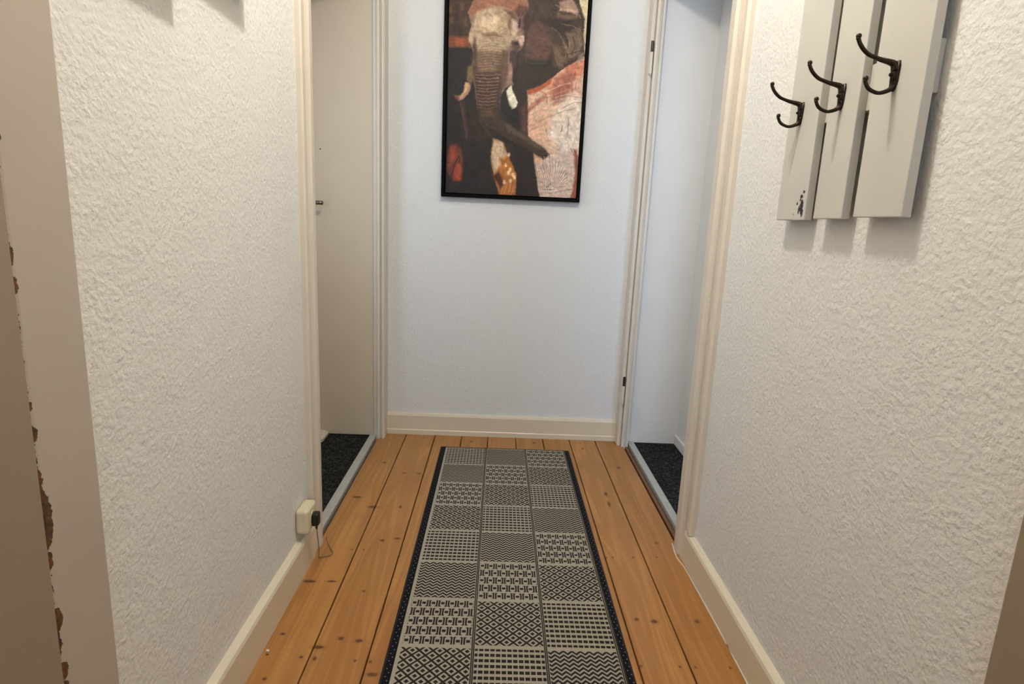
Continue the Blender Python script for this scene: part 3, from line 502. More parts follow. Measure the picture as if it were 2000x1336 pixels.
# ================================================================= elephant picture
PX0, PZ0, PW, PH = -.254, 1.157, .589, .90
pic = thing('framed_picture', 'tall black-framed elephant painting hanging on the end wall', 'picture', (.04, YE, 1.138))
fx0, fx1, fz0, fz1, ft = -.2735, .3515, 1.1385, 2.078, .0135
bm = B()
for a in ((fx0, fx0+ft, fz0, fz1), (fx1-ft, fx1, fz0, fz1), (fx0+ft, fx1-ft, fz0, fz0+ft), (fx0+ft, fx1-ft, fz1-ft, fz1)):
    box(bm, a[0], a[1], YE-.032, YE-.002, a[2], a[3], .001, 1)
world_kid('frame', bm, M_black, pic)
bm = B(); box(bm, fx0+ft, fx1-ft, YE-.012, YE-.004, fz0+ft, fz1-ft); world_kid('backing_board', bm, M_black, pic)
import json
ART = json.loads('''[["P",[78,58,44],6,[[-50,1199],[272,1216],[280,743],[97,598],[-12,642]]],["P",[135,80,54],6,[[-19,650],[88,652],[98,610],[-18,603]]],["P",[170,95,60],6,[[35,645],[65,643],[62,618],[32,620]]],["P",[44,36,36],4,[[-25,601],[110,608],[131,356],[116,-47],[-26,-54]]],["P",[110,82,58],5,[[-4,767],[12,773],[16,743],[1,738]]],["P",[60,45,36],5,[[20,738],[36,744],[40,713],[25,709]]],["P",[110,82,58],5,[[42,782],[58,787],[63,757],[47,753]]],["P",[60,45,36],5,[[11,694],[27,700],[32,669],[16,665]]],["P",[110,82,58],5,[[60,721],[76,727],[81,697],[65,692]]],["P",[60,45,36],5,[[38,683],[54,689],[59,658],[43,654]]],["P",[110,82,58],5,[[-3,724],[13,730],[17,700],[1,695]]],["P",[216,180,154],2,[[346,451],[402,469],[487,534],[598,606],[615,470],[605,213],[598,-12],[428,-20],[392,116],[374,196],[357,268]]],["P",[228,212,194],14,[[494,412],[610,444],[609,247],[584,199],[485,221],[447,266],[457,332]]],["P",[186,104,72],2,[[346,451],[402,469],[454,506],[449,481],[403,450],[352,430]]],["P",[214,150,118],8,[[455,501],[596,597],[601,527],[524,491],[471,463],[431,435]]],["P",[172,114,98],9,[[468,501],[521,536],[556,525],[539,466],[508,413],[468,395],[452,436]]],["P",[196,132,104],5,[[507,548],[559,579],[568,551],[522,523]]],["P",[178,118,100],6,[[351,373],[404,421],[431,435],[428,419],[379,374],[356,354]]],["S",[232,190,162],5,[[362,269],[404,290],[452,306]]],["S",[232,190,162],5,[[361,290],[403,315],[450,335]]],["S",[232,190,162],5,[[360,311],[402,340],[449,363]]],["S",[232,190,162],5,[[359,332],[400,365],[447,392]]],["S",[232,190,162],5,[[358,353],[399,390],[446,421]]],["S",[198,150,128],3,[[363,278],[404,300],[438,312]]],["S",[198,150,128],3,[[362,300],[402,325],[436,338]]],["S",[198,150,128],3,[[361,321],[401,349],[435,364]]],["S",[198,150,128],3,[[360,343],[400,374],[433,390]]],["S",[150,70,45],3,[[552,537],[549,512]]],["S",[150,70,45],3,[[558,493],[556,467]]],["S",[160,90,70],3,[[453,410],[453,384]]],["S",[150,120,105],3,[[431,305],[443,279],[450,246]]],["P",[224,208,172],3,[[491,1228],[594,1233],[624,636],[582,596],[573,727],[538,805]]],["P",[78,62,50],2,[[313,745],[321,987],[409,1062],[507,966],[555,800],[579,746],[579,671],[588,603],[533,568],[487,534],[402,469],[348,451],[304,494],[305,620]]],["P",[102,74,64],12,[[328,659],[342,703],[381,730],[416,713],[441,677],[446,627],[433,582],[397,563],[356,565],[330,590]]],["P",[60,48,38],7,[[342,572],[424,566],[455,609],[439,538],[357,541]]],["P",[58,46,38],8,[[381,736],[521,749],[538,700],[471,685],[429,707]]],["P",[126,104,84],8,[[498,686],[564,714],[580,659],[571,608],[518,580],[495,630]]],["P",[62,47,38],4,[[491,698],[513,662],[516,624],[500,649]]],["P",[120,98,78],7,[[447,640],[481,629],[512,574],[480,540],[458,565]]],["S",[150,126,102],6,[[440,705],[471,688],[493,655],[503,624]]],["S",[128,106,86],5,[[461,628],[496,611],[530,612]]],["S",[136,112,90],4,[[455,609],[484,585],[518,587],[551,601]]],["S",[70,54,44],4,[[468,628],[497,598],[550,613],[577,621]]],["P",[176,146,126],5,[[464,807],[516,828],[553,781],[548,756],[492,778],[472,790]]],["P",[188,164,140],3,[[472,786],[519,780],[513,770],[466,774]]],["P",[120,96,80],5,[[453,770],[520,764],[555,751],[508,739],[454,746]]],["P",[90,68,56],3,[[473,768],[520,764],[511,756],[474,758]]],["S",[40,30,26],4,[[534,805],[561,763],[578,702]]],["S",[40,30,26],5,[[577,674],[588,643]]],["S",[40,30,26],5,[[577,621],[589,593]]],["P",[150,128,112],4,[[565,601],[584,615],[583,590],[553,569]]],["P",[60,49,40],3,[[315,570],[398,546],[473,546],[487,536],[402,469],[346,451],[355,262],[315,266],[283,363],[293,455]]],["P",[40,34,34],4,[[232,426],[259,447],[310,371],[321,280],[286,298],[236,335]]],["P",[98,68,60],5,[[327,379],[348,406],[357,260],[328,280]]],["P",[56,42,34],6,[[96,394],[235,361],[314,286],[388,190],[420,-6],[327,-10],[205,228],[101,223]]],["P",[46,38,38],8,[[87,236],[205,228],[235,-8],[94,-14]]],["P",[50,40,34],3,[[304,206],[381,193],[419,1],[319,-4]]],["P",[78,54,46],5,[[53,392],[72,393],[88,315],[100,243],[83,236],[67,314]]],["S",[130,92,74],2,[[55,392],[74,315],[88,236]]],["S",[90,66,50],3,[[192,208],[191,147],[205,80]]],["S",[80,110,110],1,[[116,69],[117,32]]],["P",[150,126,102],2,[[79,749],[110,814],[134,906],[225,946],[307,878],[338,789],[325,727],[315,696],[327,659],[319,621],[296,601],[280,575],[281,531],[277,492],[285,467],[252,453],[232,426],[227,374],[131,363],[118,446],[110,484],[102,458],[83,477],[102,541],[108,561],[104,611],[89,641],[97,691],[88,728]]],["P",[160,112,88],6,[[82,746],[110,814],[134,906],[225,946],[307,878],[328,782],[293,738],[252,773],[185,781],[119,748],[94,728]]],["P",[110,76,62],5,[[291,787],[335,783],[325,727],[312,702],[297,738],[279,762]]],["P",[184,162,134],8,[[119,751],[185,777],[245,766],[285,700],[297,651],[258,618],[205,597],[124,599],[108,658],[99,697]]],["P",[204,182,152],6,[[119,748],[172,769],[199,758],[139,736],[111,698]]],["P",[150,124,98],7,[[240,741],[267,736],[272,687],[255,693]]],["P",[158,130,104],8,[[153,743],[199,752],[193,733],[160,731]]],["P",[210,186,170],5,[[267,736],[288,719],[293,682],[276,669]]],["P",[54,36,34],3,[[294,732],[306,735],[305,695],[296,701]]],["P",[120,92,88],4,[[305,745],[321,745],[319,683],[308,683]]],["P",[204,176,164],3,[[300,667],[324,664],[325,640],[309,621],[298,639]]],["P",[96,72,62],6,[[271,647],[298,644],[312,621],[293,607],[265,618]]],["P",[52,26,26],2,[[281,639],[296,641],[300,629],[285,626]]],["P",[84,64,60],5,[[262,606],[299,614],[292,544],[276,531],[260,568]]],["P",[166,130,120],5,[[254,568],[276,556],[279,492],[265,466],[250,478],[252,523]]],["P",[120,60,50],4,[[247,555],[258,542],[257,511],[247,523]]],["P",[128,104,84],14,[[114,592],[259,599],[249,523],[230,477],[121,485],[106,548]]],["P",[104,82,66],10,[[212,591],[260,580],[250,478],[225,426],[215,502]]],["P",[124,104,70],5,[[85,534],[109,542],[114,485],[102,458],[83,480]]],["P",[190,170,140],4,[[85,663],[101,691],[109,655],[107,592],[97,623],[84,635]]],["S",[122,96,78],2.2,[[148,666],[195,675],[243,670]]],["S",[184,158,132],1.8,[[153,662],[195,670],[237,666]]],["S",[122,96,78],2.2,[[147,656],[194,664],[242,659]]],["S",[184,158,132],1.8,[[151,652],[194,659],[237,655]]],["S",[122,96,78],2.2,[[145,645],[193,654],[241,649]]],["S",[184,158,132],1.8,[[149,641],[193,649],[236,645]]],["S",[122,96,78],2.2,[[144,634],[192,643],[241,638]]],["S",[184,158,132],1.8,[[148,630],[192,638],[235,634]]],["S",[122,96,78],2.2,[[142,624],[191,632],[240,627]]],["S",[184,158,132],1.8,[[146,620],[191,627],[235,623]]],["S",[122,96,78],2.2,[[140,613],[190,622],[239,617]]],["S",[184,158,132],1.8,[[145,609],[190,617],[234,613]]],["S",[122,96,78],2.2,[[132,602],[185,611],[239,606]]],["S",[184,158,132],1.8,[[136,598],[185,606],[233,602]]],["S",[122,96,78],2.2,[[130,591],[184,600],[238,595]]],["S",[184,158,132],1.8,[[135,587],[184,595],[233,591]]],["S",[122,96,78],2.2,[[129,580],[183,589],[237,584]]],["S",[184,158,132],1.8,[[133,576],[183,584],[232,580]]],["S",[122,96,78],2.2,[[127,570],[182,579],[237,574]]],["S",[184,158,132],1.8,[[131,565],[182,574],[231,570]]],["S",[122,96,78],2.2,[[126,559],[180,568],[236,563]]],["S",[184,158,132],1.8,[[130,555],[181,563],[231,559]]],["S",[122,96,78],2.2,[[124,548],[179,557],[235,552]]],["S",[184,158,132],1.8,[[128,544],[180,552],[230,548]]],["S",[122,96,78],2.2,[[122,537],[178,546],[235,541]]],["S",[184,158,132],1.8,[[126,533],[178,541],[229,537]]],["S",[122,96,78],2.2,[[121,526],[177,535],[234,530]]],["S",[184,158,132],1.8,[[125,522],[177,530],[229,526]]],["S",[122,96,78],2.2,[[119,515],[176,525],[233,520]]],["S",[184,158,132],1.8,[[123,511],[176,519],[228,516]]],["S",[122,96,78],2.2,[[117,505],[175,514],[233,509]]],["S",[184,158,132],1.8,[[122,500],[175,509],[227,505]]],["P",[96,74,58],5,[[105,548],[125,555],[131,473],[118,472],[106,516]]],["P",[112,88,72],8,[[229,598],[259,599],[259,530],[234,452],[224,451],[228,528]]],["P",[92,68,58],5,[[103,611],[112,648],[124,593],[119,548],[109,561]]],["P",[222,200,168],10,[[140,730],[186,751],[213,734],[202,684],[155,675],[134,699]]],["P",[140,112,86],5,[[142,669],[215,675],[223,663],[145,655]]],["P",[120,90,72],6,[[232,765],[266,761],[294,726],[267,736]]],["P",[70,50,42],5,[[314,733],[332,770],[347,734],[333,647],[326,621],[327,684]]],["P",[88,66,54],4,[[116,513],[228,522],[234,452],[228,361],[131,363],[120,446]]],["S",[172,136,112],3.6,[[119,501],[172,500],[226,508]]],["S",[58,40,34],2.6,[[119,495],[173,494],[226,501]]],["S",[172,136,112],3.4904347826086957,[[121,488],[173,487],[224,494]]],["S",[58,40,34],2.6,[[121,482],[173,480],[225,488]]],["S",[172,136,112],3.3808695652173912,[[123,475],[173,473],[223,481]]],["S",[58,40,34],2.6,[[123,468],[173,467],[223,474]]],["S",[172,136,112],3.2713043478260873,[[125,461],[173,460],[221,467]]],["S",[58,40,34],2.6,[[125,455],[173,453],[221,461]]],["S",[172,136,112],3.161739130434783,[[127,448],[173,446],[219,454]]],["S",[58,40,34],2.6,[[127,442],[173,440],[219,447]]],["S",[172,136,112],3.0521739130434784,[[129,435],[173,433],[217,440]]],["S",[58,40,34],2.6,[[129,428],[174,426],[218,434]]],["S",[172,136,112],2.942608695652174,[[131,421],[173,419],[216,427]]],["S",[58,40,34],2.6,[[131,415],[174,413],[216,420]]],["S",[172,136,112],2.8330434782608696,[[133,408],[174,406],[214,413]]],["S",[58,40,34],2.6,[[133,401],[174,399],[214,406]]],["S",[172,136,112],2.723478260869565,[[135,394],[174,392],[212,399]]],["S",[58,40,34],2.6,[[135,388],[174,386],[213,393]]],["S",[172,136,112],2.613913043478261,[[137,381],[174,379],[211,385]]],["S",[58,40,34],2.6,[[137,374],[174,372],[211,379]]],["S",[172,136,112],2.5043478260869567,[[139,367],[174,365],[209,372]]],["S",[58,40,34],2.6,[[139,361],[174,358],[209,365]]],["P",[74,58,46],3,[[131,366],[227,374],[247,323],[300,286],[357,255],[444,202],[458,183],[450,151],[404,167],[346,193],[304,206],[254,227],[204,245],[169,260],[140,318]]],["P",[104,88,72],6,[[243,319],[300,287],[357,256],[437,205],[409,207],[344,241],[273,271]]],["P",[48,38,32],5,[[168,293],[217,275],[289,232],[345,208],[403,180],[450,156],[375,179],[304,205],[204,247]]],["P",[44,36,32],3,[[428,178],[456,183],[450,151],[426,161]]],["P",[96,74,50],8,[[145,364],[200,366],[201,334],[153,331]]],["S",[120,96,76],1.6,[[145,396],[171,393],[197,398]]],["S",[120,96,76],1.6,[[146,382],[172,379],[198,384]]],["S",[120,96,76],1.6,[[146,368],[172,365],[198,370]]],["S",[120,96,76],1.6,[[147,353],[173,351],[199,356]]],["S",[120,96,76],1.6,[[147,339],[173,336],[199,341]]],["S",[58,46,38],2,[[258,297],[255,274],[247,257]]],["S",[58,46,38],2,[[288,282],[285,258],[277,242]]],["S",[58,46,38],2,[[318,266],[315,243],[307,227]]],["S",[58,46,38],2,[[348,251],[345,228],[337,213]]],["S",[58,46,38],2,[[378,236],[375,213],[367,198]]],["S",[58,46,38],2,[[408,221],[405,197],[397,183]]],["P",[186,142,112],2,[[75,470],[87,469],[99,458],[100,438],[86,417],[65,397],[48,391],[30,413],[58,415],[71,438]]],["P",[212,178,140],4,[[76,467],[90,464],[85,432],[61,410],[64,418],[74,444]]],["P",[120,78,66],4,[[28,414],[48,410],[52,392],[34,401]]],["S",[40,28,24],2.5,[[70,473],[87,474],[102,462]]],["P",[240,232,212],1.5,[[255,443],[275,467],[287,435],[309,397],[304,378],[289,370],[271,395],[260,421]]],["P",[200,188,160],3,[[258,427],[267,408],[289,377],[300,375],[283,367],[268,392]]],["S",[50,34,30],2.5,[[255,446],[265,463],[280,470]]],["P",[116,64,48],5,[[15,203],[39,211],[67,192],[77,129],[71,54],[32,49],[3,95],[4,152]]],["P",[160,78,50],7,[[18,186],[39,197],[44,154],[13,112]]],["P",[168,80,52],6,[[38,100],[54,141],[69,115],[63,57],[35,55]]],["S",[30,22,22],4,[[57,161],[41,127],[24,75],[23,52]]],["S",[30,22,22],5,[[61,155],[54,134]]],["P",[176,118,66],2,[[205,243],[250,227],[270,178],[293,138],[317,92],[316,3],[242,0],[214,74],[195,154]]],["P",[206,178,150],6,[[206,241],[251,226],[270,174],[258,137],[237,122],[217,94],[199,154]]],["P",[176,112,48],7,[[236,156],[277,165],[293,125],[259,110]]],["P",[90,50,28],5,[[211,80],[238,102],[261,49],[248,27]]],["P",[240,208,164],2.5,[[272,182],[279,184],[284,178],[283,169],[276,165],[270,172]]],["P",[240,208,164],2.5,[[260,138],[267,140],[272,134],[271,124],[264,121],[258,127]]],["P",[240,208,164],2.5,[[281,119],[288,121],[294,115],[293,105],[286,101],[280,108]]],["P",[240,208,164],2.5,[[293,99],[300,101],[305,95],[304,85],[297,82],[291,88]]],["P",[240,208,164],2.5,[[275,105],[282,107],[287,101],[286,91],[279,88],[273,94]]],["P",[240,208,164],2.5,[[301,86],[308,87],[313,82],[312,72],[305,68],[299,75]]],["P",[240,208,164],2.5,[[284,71],[290,73],[296,67],[295,58],[288,54],[282,60]]],["P",[240,208,164],2.5,[[256,63],[263,65],[268,59],[267,49],[260,46],[254,52]]],["S",[214,150,90],2.5,[[249,3],[256,35],[275,53]]],["S",[214,150,90],2.5,[[264,4],[272,35],[285,53]]],["S",[214,150,90],2.5,[[280,5],[287,36],[295,53]]],["S",[214,150,90],2.5,[[296,5],[303,37],[305,54]]],["S",[120,66,34],2,[[242,6],[251,41],[261,62]]],["S",[120,66,34],2,[[259,7],[266,42],[273,63]]],["S",[120,66,34],2,[[276,8],[282,43],[286,63]]],["S",[120,66,34],2,[[293,9],[297,43],[299,64]]],["S",[60,36,26],2,[[206,241],[196,161],[212,87]]],["S",[150,120,96],2,[[220,209],[229,199]]],["S",[150,120,96],2,[[238,196],[246,186]]],["S",[150,120,96],2,[[225,172],[233,162]]],["S",[150,120,96],2,[[246,170],[255,159]]],["P",[216,176,140],4,[[389,186],[450,152],[439,104],[420,130],[394,143]]],["P",[212,190,174],4,[[396,156],[419,144],[459,183],[555,217],[582,178],[584,42],[555,-2],[426,1],[409,69]]],["S",[124,94,84],2.4,[[487,41],[443,47],[427,48]]],["S",[234,218,206],2.6,[[485,41],[440,49],[423,53]]],["S",[124,94,84],2.4,[[487,41],[432,56],[412,70]]],["S",[234,218,206],2.6,[[485,41],[429,59],[408,75]]],["S",[124,94,84],2.4,[[487,41],[425,68],[402,98]]],["S",[234,218,206],2.6,[[485,41],[422,70],[398,103]]],["S",[124,94,84],2.4,[[487,41],[432,75],[411,115]]],["S",[234,218,206],2.6,[[485,41],[429,77],[408,119]]],["S",[124,94,84],2.4,[[487,41],[440,80],[422,128]]],["S",[234,218,206],2.6,[[485,41],[437,83],[418,133]]],["S",[124,94,84],2.4,[[487,41],[447,87],[430,143]]],["S",[234,218,206],2.6,[[485,41],[444,89],[426,147]]],["S",[124,94,84],2.4,[[487,41],[453,93],[438,158]]],["S",[234,218,206],2.6,[[485,41],[450,96],[435,162]]],["S",[124,94,84],2.4,[[487,41],[460,99],[440,170]]],["S",[234,218,206],2.6,[[485,41],[457,102],[437,175]]],["S",[124,94,84],2.4,[[487,41],[469,102],[455,178]]],["S",[234,218,206],2.6,[[485,41],[466,105],[452,182]]],["S",[124,94,84],2.4,[[487,41],[479,101],[472,175]]],["S",[234,218,206],2.6,[[485,41],[476,104],[468,179]]],["S",[124,94,84],2.4,[[487,41],[488,97],[488,166]]],["S",[234,218,206],2.6,[[485,41],[485,100],[484,170]]],["S",[124,94,84],2.4,[[487,41],[496,92],[501,154]]],["S",[234,218,206],2.6,[[485,41],[493,95],[497,158]]],["S",[124,94,84],2.4,[[487,41],[503,88],[513,143]]],["S",[234,218,206],2.6,[[485,41],[500,90],[509,147]]],["S",[124,94,84],2.4,[[487,41],[508,83],[523,132]]],["S",[234,218,206],2.6,[[485,41],[505,86],[519,136]]],["S",[124,94,84],2.4,[[487,41],[513,78],[531,119]]],["S",[234,218,206],2.6,[[485,41],[510,80],[527,123]]],["S",[124,94,84],2.4,[[487,41],[517,73],[538,107]]],["S",[234,218,206],2.6,[[485,41],[514,75],[535,111]]],["S",[124,94,84],2.4,[[487,41],[520,67],[544,93]]],["S",[234,218,206],2.6,[[485,41],[517,70],[540,98]]],["S",[124,94,84],2.4,[[487,41],[521,61],[546,78]]],["S",[234,218,206],2.6,[[485,41],[518,63],[542,83]]],["S",[124,94,84],2.4,[[487,41],[521,55],[545,64]]],["S",[234,218,206],2.6,[[485,41],[518,57],[542,68]]],["S",[124,94,84],2.4,[[487,41],[518,49],[541,50]]],["S",[234,218,206],2.6,[[485,41],[515,51],[537,54]]],["S",[150,112,98],2.6,[[399,146],[415,83],[431,4]]],["S",[236,216,198],2.6,[[403,147],[419,83],[435,5]]],["S",[150,112,98],2.6,[[408,141],[424,83],[438,5]]],["S",[236,216,198],2.6,[[413,142],[428,83],[443,5]]],["S",[150,112,98],2.6,[[418,136],[432,83],[446,5]]],["S",[236,216,198],2.6,[[422,137],[436,84],[450,5]]],["S",[150,112,98],2.6,[[427,131],[440,84],[454,6]]],["S",[236,216,198],2.6,[[432,132],[445,84],[458,6]]],["S",[150,112,98],2.6,[[437,127],[449,84],[462,6]]],["S",[236,216,198],2.6,[[441,127],[453,84],[466,6]]],["S",[150,112,98],2.6,[[446,122],[457,85],[470,6]]],["S",[236,216,198],2.6,[[450,122],[462,85],[474,6]]],["S",[150,112,98],2.6,[[456,116],[466,85],[477,7]]],["S",[236,216,198],2.6,[[460,117],[470,85],[482,7]]],["S",[236,230,222],5,[[521,202],[484,241],[464,280]]],["S",[236,230,222],5,[[528,203],[511,255],[504,308]]],["S",[236,230,222],5,[[535,203],[534,270],[537,336]]],["S",[236,230,222],5,[[542,203],[560,258],[581,298]]],["S",[236,230,222],5,[[515,189],[479,207],[450,219]]],["S",[236,230,222],5,[[545,204],[575,232],[595,246]]],["S",[236,230,222],5,[[521,202],[520,276],[520,315]]],["S",[96,84,82],5,[[535,342],[535,310],[534,270]]],["S",[50,42,42],4,[[509,308],[505,282]]],["S",[90,78,74],4,[[552,214],[568,184]]],["S",[90,78,74],3,[[455,186],[463,166]]],["S",[60,40,36],3,[[456,43],[470,58],[488,45]]],["S",[60,40,36],3,[[439,32],[489,35]]],["S",[236,224,212],5,[[497,11],[532,23],[575,18]]],["S",[110,84,76],3,[[468,16],[517,29],[567,38]]],["P",[152,92,76],4,[[566,211],[587,209],[606,-19],[560,-21],[571,28],[580,111]]],["P",[226,196,176],3,[[576,218],[598,213],[597,172],[581,192]]],["S",[96,74,62],9,[[385,791],[426,775],[441,739]]],["S",[58,44,38],8,[[423,824],[452,789],[454,746]]],["S",[92,70,58],7,[[345,771],[374,736],[370,686]]],["S",[122,92,80],5,[[336,684],[353,623],[396,581]]],["S",[120,90,78],4,[[351,666],[405,663],[434,633]]],["S",[84,60,52],4,[[352,635],[400,625],[428,607]]],["S",[152,128,106],6,[[482,722],[523,718],[565,702]]],["S",[60,46,38],7,[[470,703],[511,693],[545,694]]],["S",[150,128,104],6,[[513,668],[522,631],[504,592]]],["S",[64,50,40],6,[[533,675],[545,638],[531,600]]],["S",[146,124,100],6,[[553,682],[565,645],[554,607]]],["S",[54,42,34],7,[[448,615],[457,577],[476,546]]],["S",[140,114,92],4,[[476,597],[485,566],[500,548]]],["S",[56,44,36],4,[[510,611],[518,587],[546,578]]],["S",[134,110,88],5,[[487,654],[508,630],[531,593]]],["S",[46,36,30],6,[[319,621],[329,558],[357,547],[425,550]]],["S",[84,84,62],4,[[356,560],[397,559],[424,563]]],["S",[214,190,166],5,[[451,795],[486,781],[540,774]]],["S",[62,46,40],5,[[439,776],[487,763],[520,761]]],["S",[190,160,140],6,[[503,828],[538,799],[561,751]]],["S",[236,206,180],7,[[364,406],[430,448],[511,482],[565,493]]],["S",[198,148,126],4,[[365,379],[432,421],[512,455],[567,466]]],["S",[230,214,198],8,[[366,352],[433,394],[514,428],[569,439]]],["S",[236,206,180],7,[[368,324],[435,367],[516,400],[570,412]]],["S",[198,148,126],4,[[369,297],[436,339],[517,373],[572,385]]],["S",[168,92,72],6,[[403,450],[431,435],[436,403]]],["S",[206,140,112],6,[[431,466],[458,450],[463,416]]],["S",[168,92,72],6,[[459,481],[484,464],[490,429]]],["S",[206,140,112],6,[[487,497],[511,478],[517,442]]],["S",[168,92,72],6,[[514,512],[538,492],[543,455]]],["S",[206,140,112],6,[[542,527],[564,506],[570,468]]],["S",[232,224,212],5,[[473,424],[513,439],[582,449]]],["S",[232,224,212],5,[[491,414],[527,426],[583,430]]],["S",[232,224,212],5,[[510,403],[540,412],[584,410]]],["S",[232,224,212],5,[[529,392],[553,398],[586,391]]],["S",[232,224,212],5,[[547,381],[567,385],[587,371]]],["S",[232,224,212],5,[[566,370],[580,371],[588,352]]],["S",[172,140,128],4,[[467,405],[528,433],[593,430]]],["S",[172,140,128],4,[[503,380],[557,409],[591,410]]],["S",[218,198,168],8,[[126,730],[141,725],[154,715]]],["S",[164,138,110],8,[[159,750],[174,745],[186,735]]],["S",[218,198,168],8,[[200,727],[215,723],[227,712]]],["S",[164,138,110],8,[[233,747],[248,743],[260,732]]],["S",[164,138,110],8,[[141,693],[156,689],[168,679]]],["S",[218,198,168],8,[[188,683],[203,679],[216,668]]],["S",[164,138,110],8,[[228,698],[243,693],[255,683]]],["S",[218,198,168],8,[[256,680],[271,676],[283,666]]],["S",[218,198,168],8,[[156,651],[171,646],[183,636]]],["S",[164,138,110],8,[[217,647],[232,643],[244,632]]],["S",[206,150,120],6,[[119,751],[185,780],[265,767]]],["S",[190,130,104],6,[[98,771],[151,798],[237,802]]],["S",[120,74,56],5,[[137,810],[203,825],[277,810]]],["S",[124,98,76],7,[[266,743],[254,711],[266,668]]],["S",[140,104,92],5,[[294,726],[312,769],[330,752]]],["S",[214,194,166],5,[[99,704],[91,672],[89,635]]],["S",[176,140,128],4,[[262,606],[261,543],[268,479]]],["S",[92,70,58],5,[[239,598],[236,535],[231,465]]],["S",[86,66,54],4,[[114,573],[126,523],[125,460]]],["S",[224,200,188],4,[[289,657],[317,666],[325,645]]],["S",[96,76,62],6,[[147,396],[152,344],[175,293]]],["S",[44,34,30],6,[[219,400],[228,348],[258,303]]],["S",[74,54,44],6,[[97,355],[127,291],[156,239]]],["S",[66,50,42],6,[[135,238],[152,159],[176,58]]],["S",[62,48,42],6,[[347,181],[364,114],[382,33]]],["S",[190,120,60],4,[[257,157],[266,96],[262,21]]],["S",[226,204,180],4,[[220,209],[229,162],[227,108]]]]''')
step = .0018
NX, NZ = int(PW/step), int(PH/step)
gx, gz = np.meshgrid(np.linspace(0, PW*1000, NX+1), np.linspace(0, PH*1000, NZ+1))
rng = np.random.default_rng(3)
def vnoise(fx, fy, seed):
    r_ = np.random.default_rng(seed); n1 = int(PW*1000/fx)+3; n2 = int(PH*1000/fy)+3
    g_ = r_.random((n2, n1)); a = gx/fx; b = gz/fy; i = a.astype(int); j = b.astype(int); fa = a-i; fb = b-j
    fa = fa*fa*(3-2*fa); fb = fb*fb*(3-2*fb)
    return (g_[j, i]*(1-fa)+g_[j, i+1]*fa)*(1-fb)+(g_[j+1, i]*(1-fa)+g_[j+1, i+1]*fa)*fb
wobx = (vnoise(14, 14, 1)-.5)*5+(vnoise(5, 5, 2)-.5)*2; wobz = (vnoise(14, 14, 4)-.5)*5+(vnoise(5, 5, 5)-.5)*2
X_, Z_ = gx+wobx*.7, gz+wobz*.7
img = np.zeros(gx.shape+(3,)); img[:] = (52, 40, 34)
def segdist(pts, closed):
    d = np.full(gx.shape, 1e9); n = len(pts)
    for i in range(n if closed else n-1):
        (ax, ay), (bx, by) = pts[i], pts[(i+1) % n]; vx, vy = bx-ax, by-ay; L = vx*vx+vy*vy+1e-9
        t_ = np.clip(((X_-ax)*vx+(Z_-ay)*vy)/L, 0, 1); d = np.minimum(d, (X_-ax-t_*vx)**2+(Z_-ay-t_*vy)**2)
    return np.sqrt(d)
for kind, colr, wd, pts in ART:
    if kind == 'P':
        ins = np.zeros(gx.shape, bool); n = len(pts)
        for i in range(n):
            (ax, ay), (bx, by) = pts[i], pts[(i+1) % n]
            if ay == by: continue
            ins ^= ((ay > Z_) != (by > Z_)) & (X_ < (bx-ax)*(Z_-ay)/(by-ay)+ax)
        d = segdist(pts, True); sd = np.where(ins, d, -d); w = wd*1.0+.6
        a = np.clip(sd/(2*w)+.5, 0, 1)
    else:
        hw = wd*.31+.6 if wd < 4.5 else wd*.62
        a = np.clip((hw-segdist(pts, False))/(1.4 if wd < 4.5 else hw*.9), 0, 1)*(.85 if wd < 4.5 else .6)
    img = img*(1-a[..., None])+np.array(colr)*a[..., None]
# dry-brush pass: thousands of short strokes that pick up the paint below
r_ = np.random.default_rng(9); HH, WW = gx.shape; pxm = step*1000
ang_f = (vnoise(70, 70, 21)-.5)*3.4
for k in range(9000):
    i = int(r_.integers(0, HH)); j = int(r_.integers(0, WW)); L = r_.uniform(5, 17); w_ = r_.uniform(.7, 2.0)
    a0 = ang_f[i, j]+r_.normal(0, .25)+(1.2 if r_.random() < .5 else 0); R_ = int(L/pxm/2)+3
    i0, i1, j0, j1 = max(0, i-R_), min(HH, i+R_), max(0, j-R_), min(WW, j+R_)
    dx = gx[i0:i1, j0:j1]-gx[i, j]; dz = gz[i0:i1, j0:j1]-gz[i, j]
    al = dx*math.cos(a0)+dz*math.sin(a0); ac = -dx*math.sin(a0)+dz*math.cos(a0)+.02*al*al*r_.normal(0, .5)
    m_ = np.clip((w_-np.abs(ac))/1.5+.5, 0, 1)*np.clip((L/2-np.abs(al))/2, 0, 1)*r_.uniform(.3, .75)
    cc = img[i, j]*r_.uniform(.87, 1.13)
    img[i0:i1, j0:j1] = img[i0:i1, j0:j1]*(1-m_[..., None])+cc*m_[..., None]
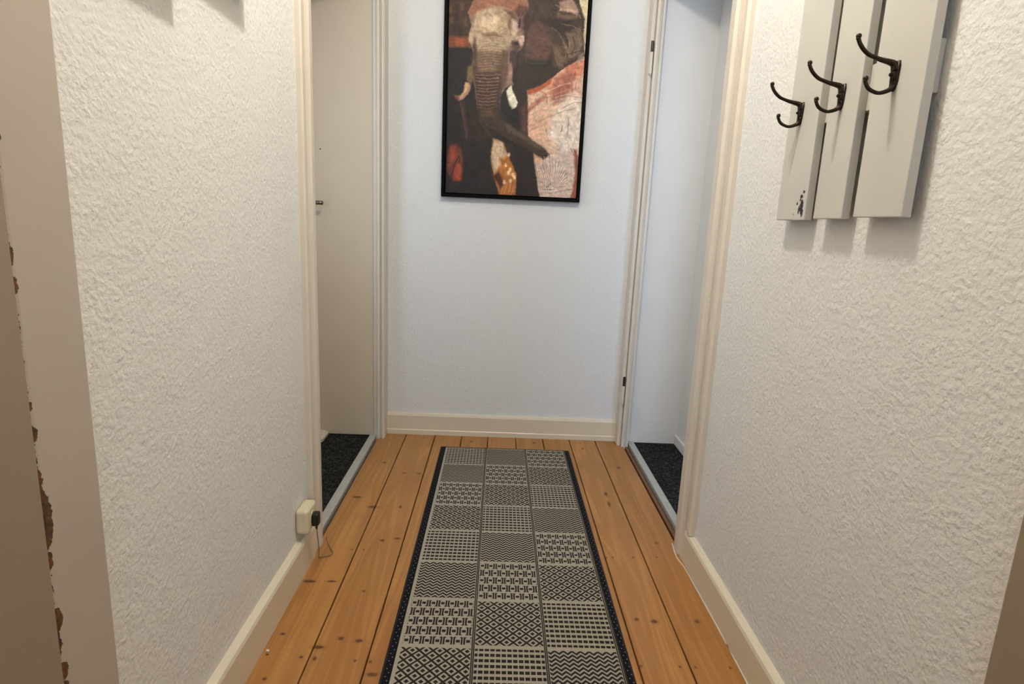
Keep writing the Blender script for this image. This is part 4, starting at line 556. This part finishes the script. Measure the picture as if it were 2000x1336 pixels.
for kind, colr, wd, pts in ART:          # fine lines again on top
    if kind == 'S' and wd < 4.5:
        a = np.clip((wd*.5*.62+.6-segdist(pts, False))/1.4, 0, 1)*.42
        img = img*(1-a[..., None])+np.array(colr)*a[..., None]
tex = 1+.16*(vnoise(16, 9, 11)-.5)+.14*(vnoise(8, 12, 12)-.5)+.08*(vnoise(4, 4, 13)-.5)
img = np.clip((img/255)**1.14*252*tex[..., None], 4, 250)
img += (vnoise(40, 30, 14)[..., None]-.5)*np.array([14, 6, 2]); img = np.clip(img, 3, 250)/255
lin_ = np.where(img <= .04045, img/12.92, ((img+.055)/1.055)**2.4)
verts = np.stack([gx.ravel()/1000+PX0, np.full(gx.size, YE-.0205), gz.ravel()/1000+PZ0], 1)
idx = np.arange(gx.size).reshape(gx.shape)
faces = np.stack([idx[:-1, :-1].ravel(), idx[:-1, 1:].ravel(), idx[1:, 1:].ravel(), idx[1:, :-1].ravel()], 1)
me = bpy.data.meshes.new('canvas')
nv, nf = len(verts), len(faces)
me.vertices.add(nv); me.vertices.foreach_set('co', verts.ravel().astype(np.float32))
me.loops.add(nf*4); me.loops.foreach_set('vertex_index', faces.ravel().astype(np.int32))
me.polygons.add(nf); me.polygons.foreach_set('loop_start', np.arange(0, nf*4, 4, dtype=np.int32))
me.update(calc_edges=True)
ca = me.color_attributes.new('paint', 'FLOAT_COLOR', 'POINT')
ca.data.foreach_set('color', np.concatenate([lin_.reshape(-1, 3), np.ones((nv, 1))], 1).ravel().astype(np.float32))
t = NT('painted_canvas', .55, .3); at_ = t.t.nodes.new('ShaderNodeAttribute'); at_.attribute_name = 'paint'
t.link(at_.outputs['Color'], t.b.inputs['Base Color']); t.bump(t.noise(t.vec(1, 1, 1), 700, 2), .15, .001)
me.materials.append(t.m)
o = bpy.data.objects.new('canvas', me); COL.objects.link(o); o.parent = pic; o.location = -pic.location
# side walls of the canvas so that it has its real thickness
bm = B(); box(bm, PX0, PX0+PW, YE-.0202, YE-.012, PZ0, PZ0+PH); world_kid('stretcher', bm, M_black, pic)
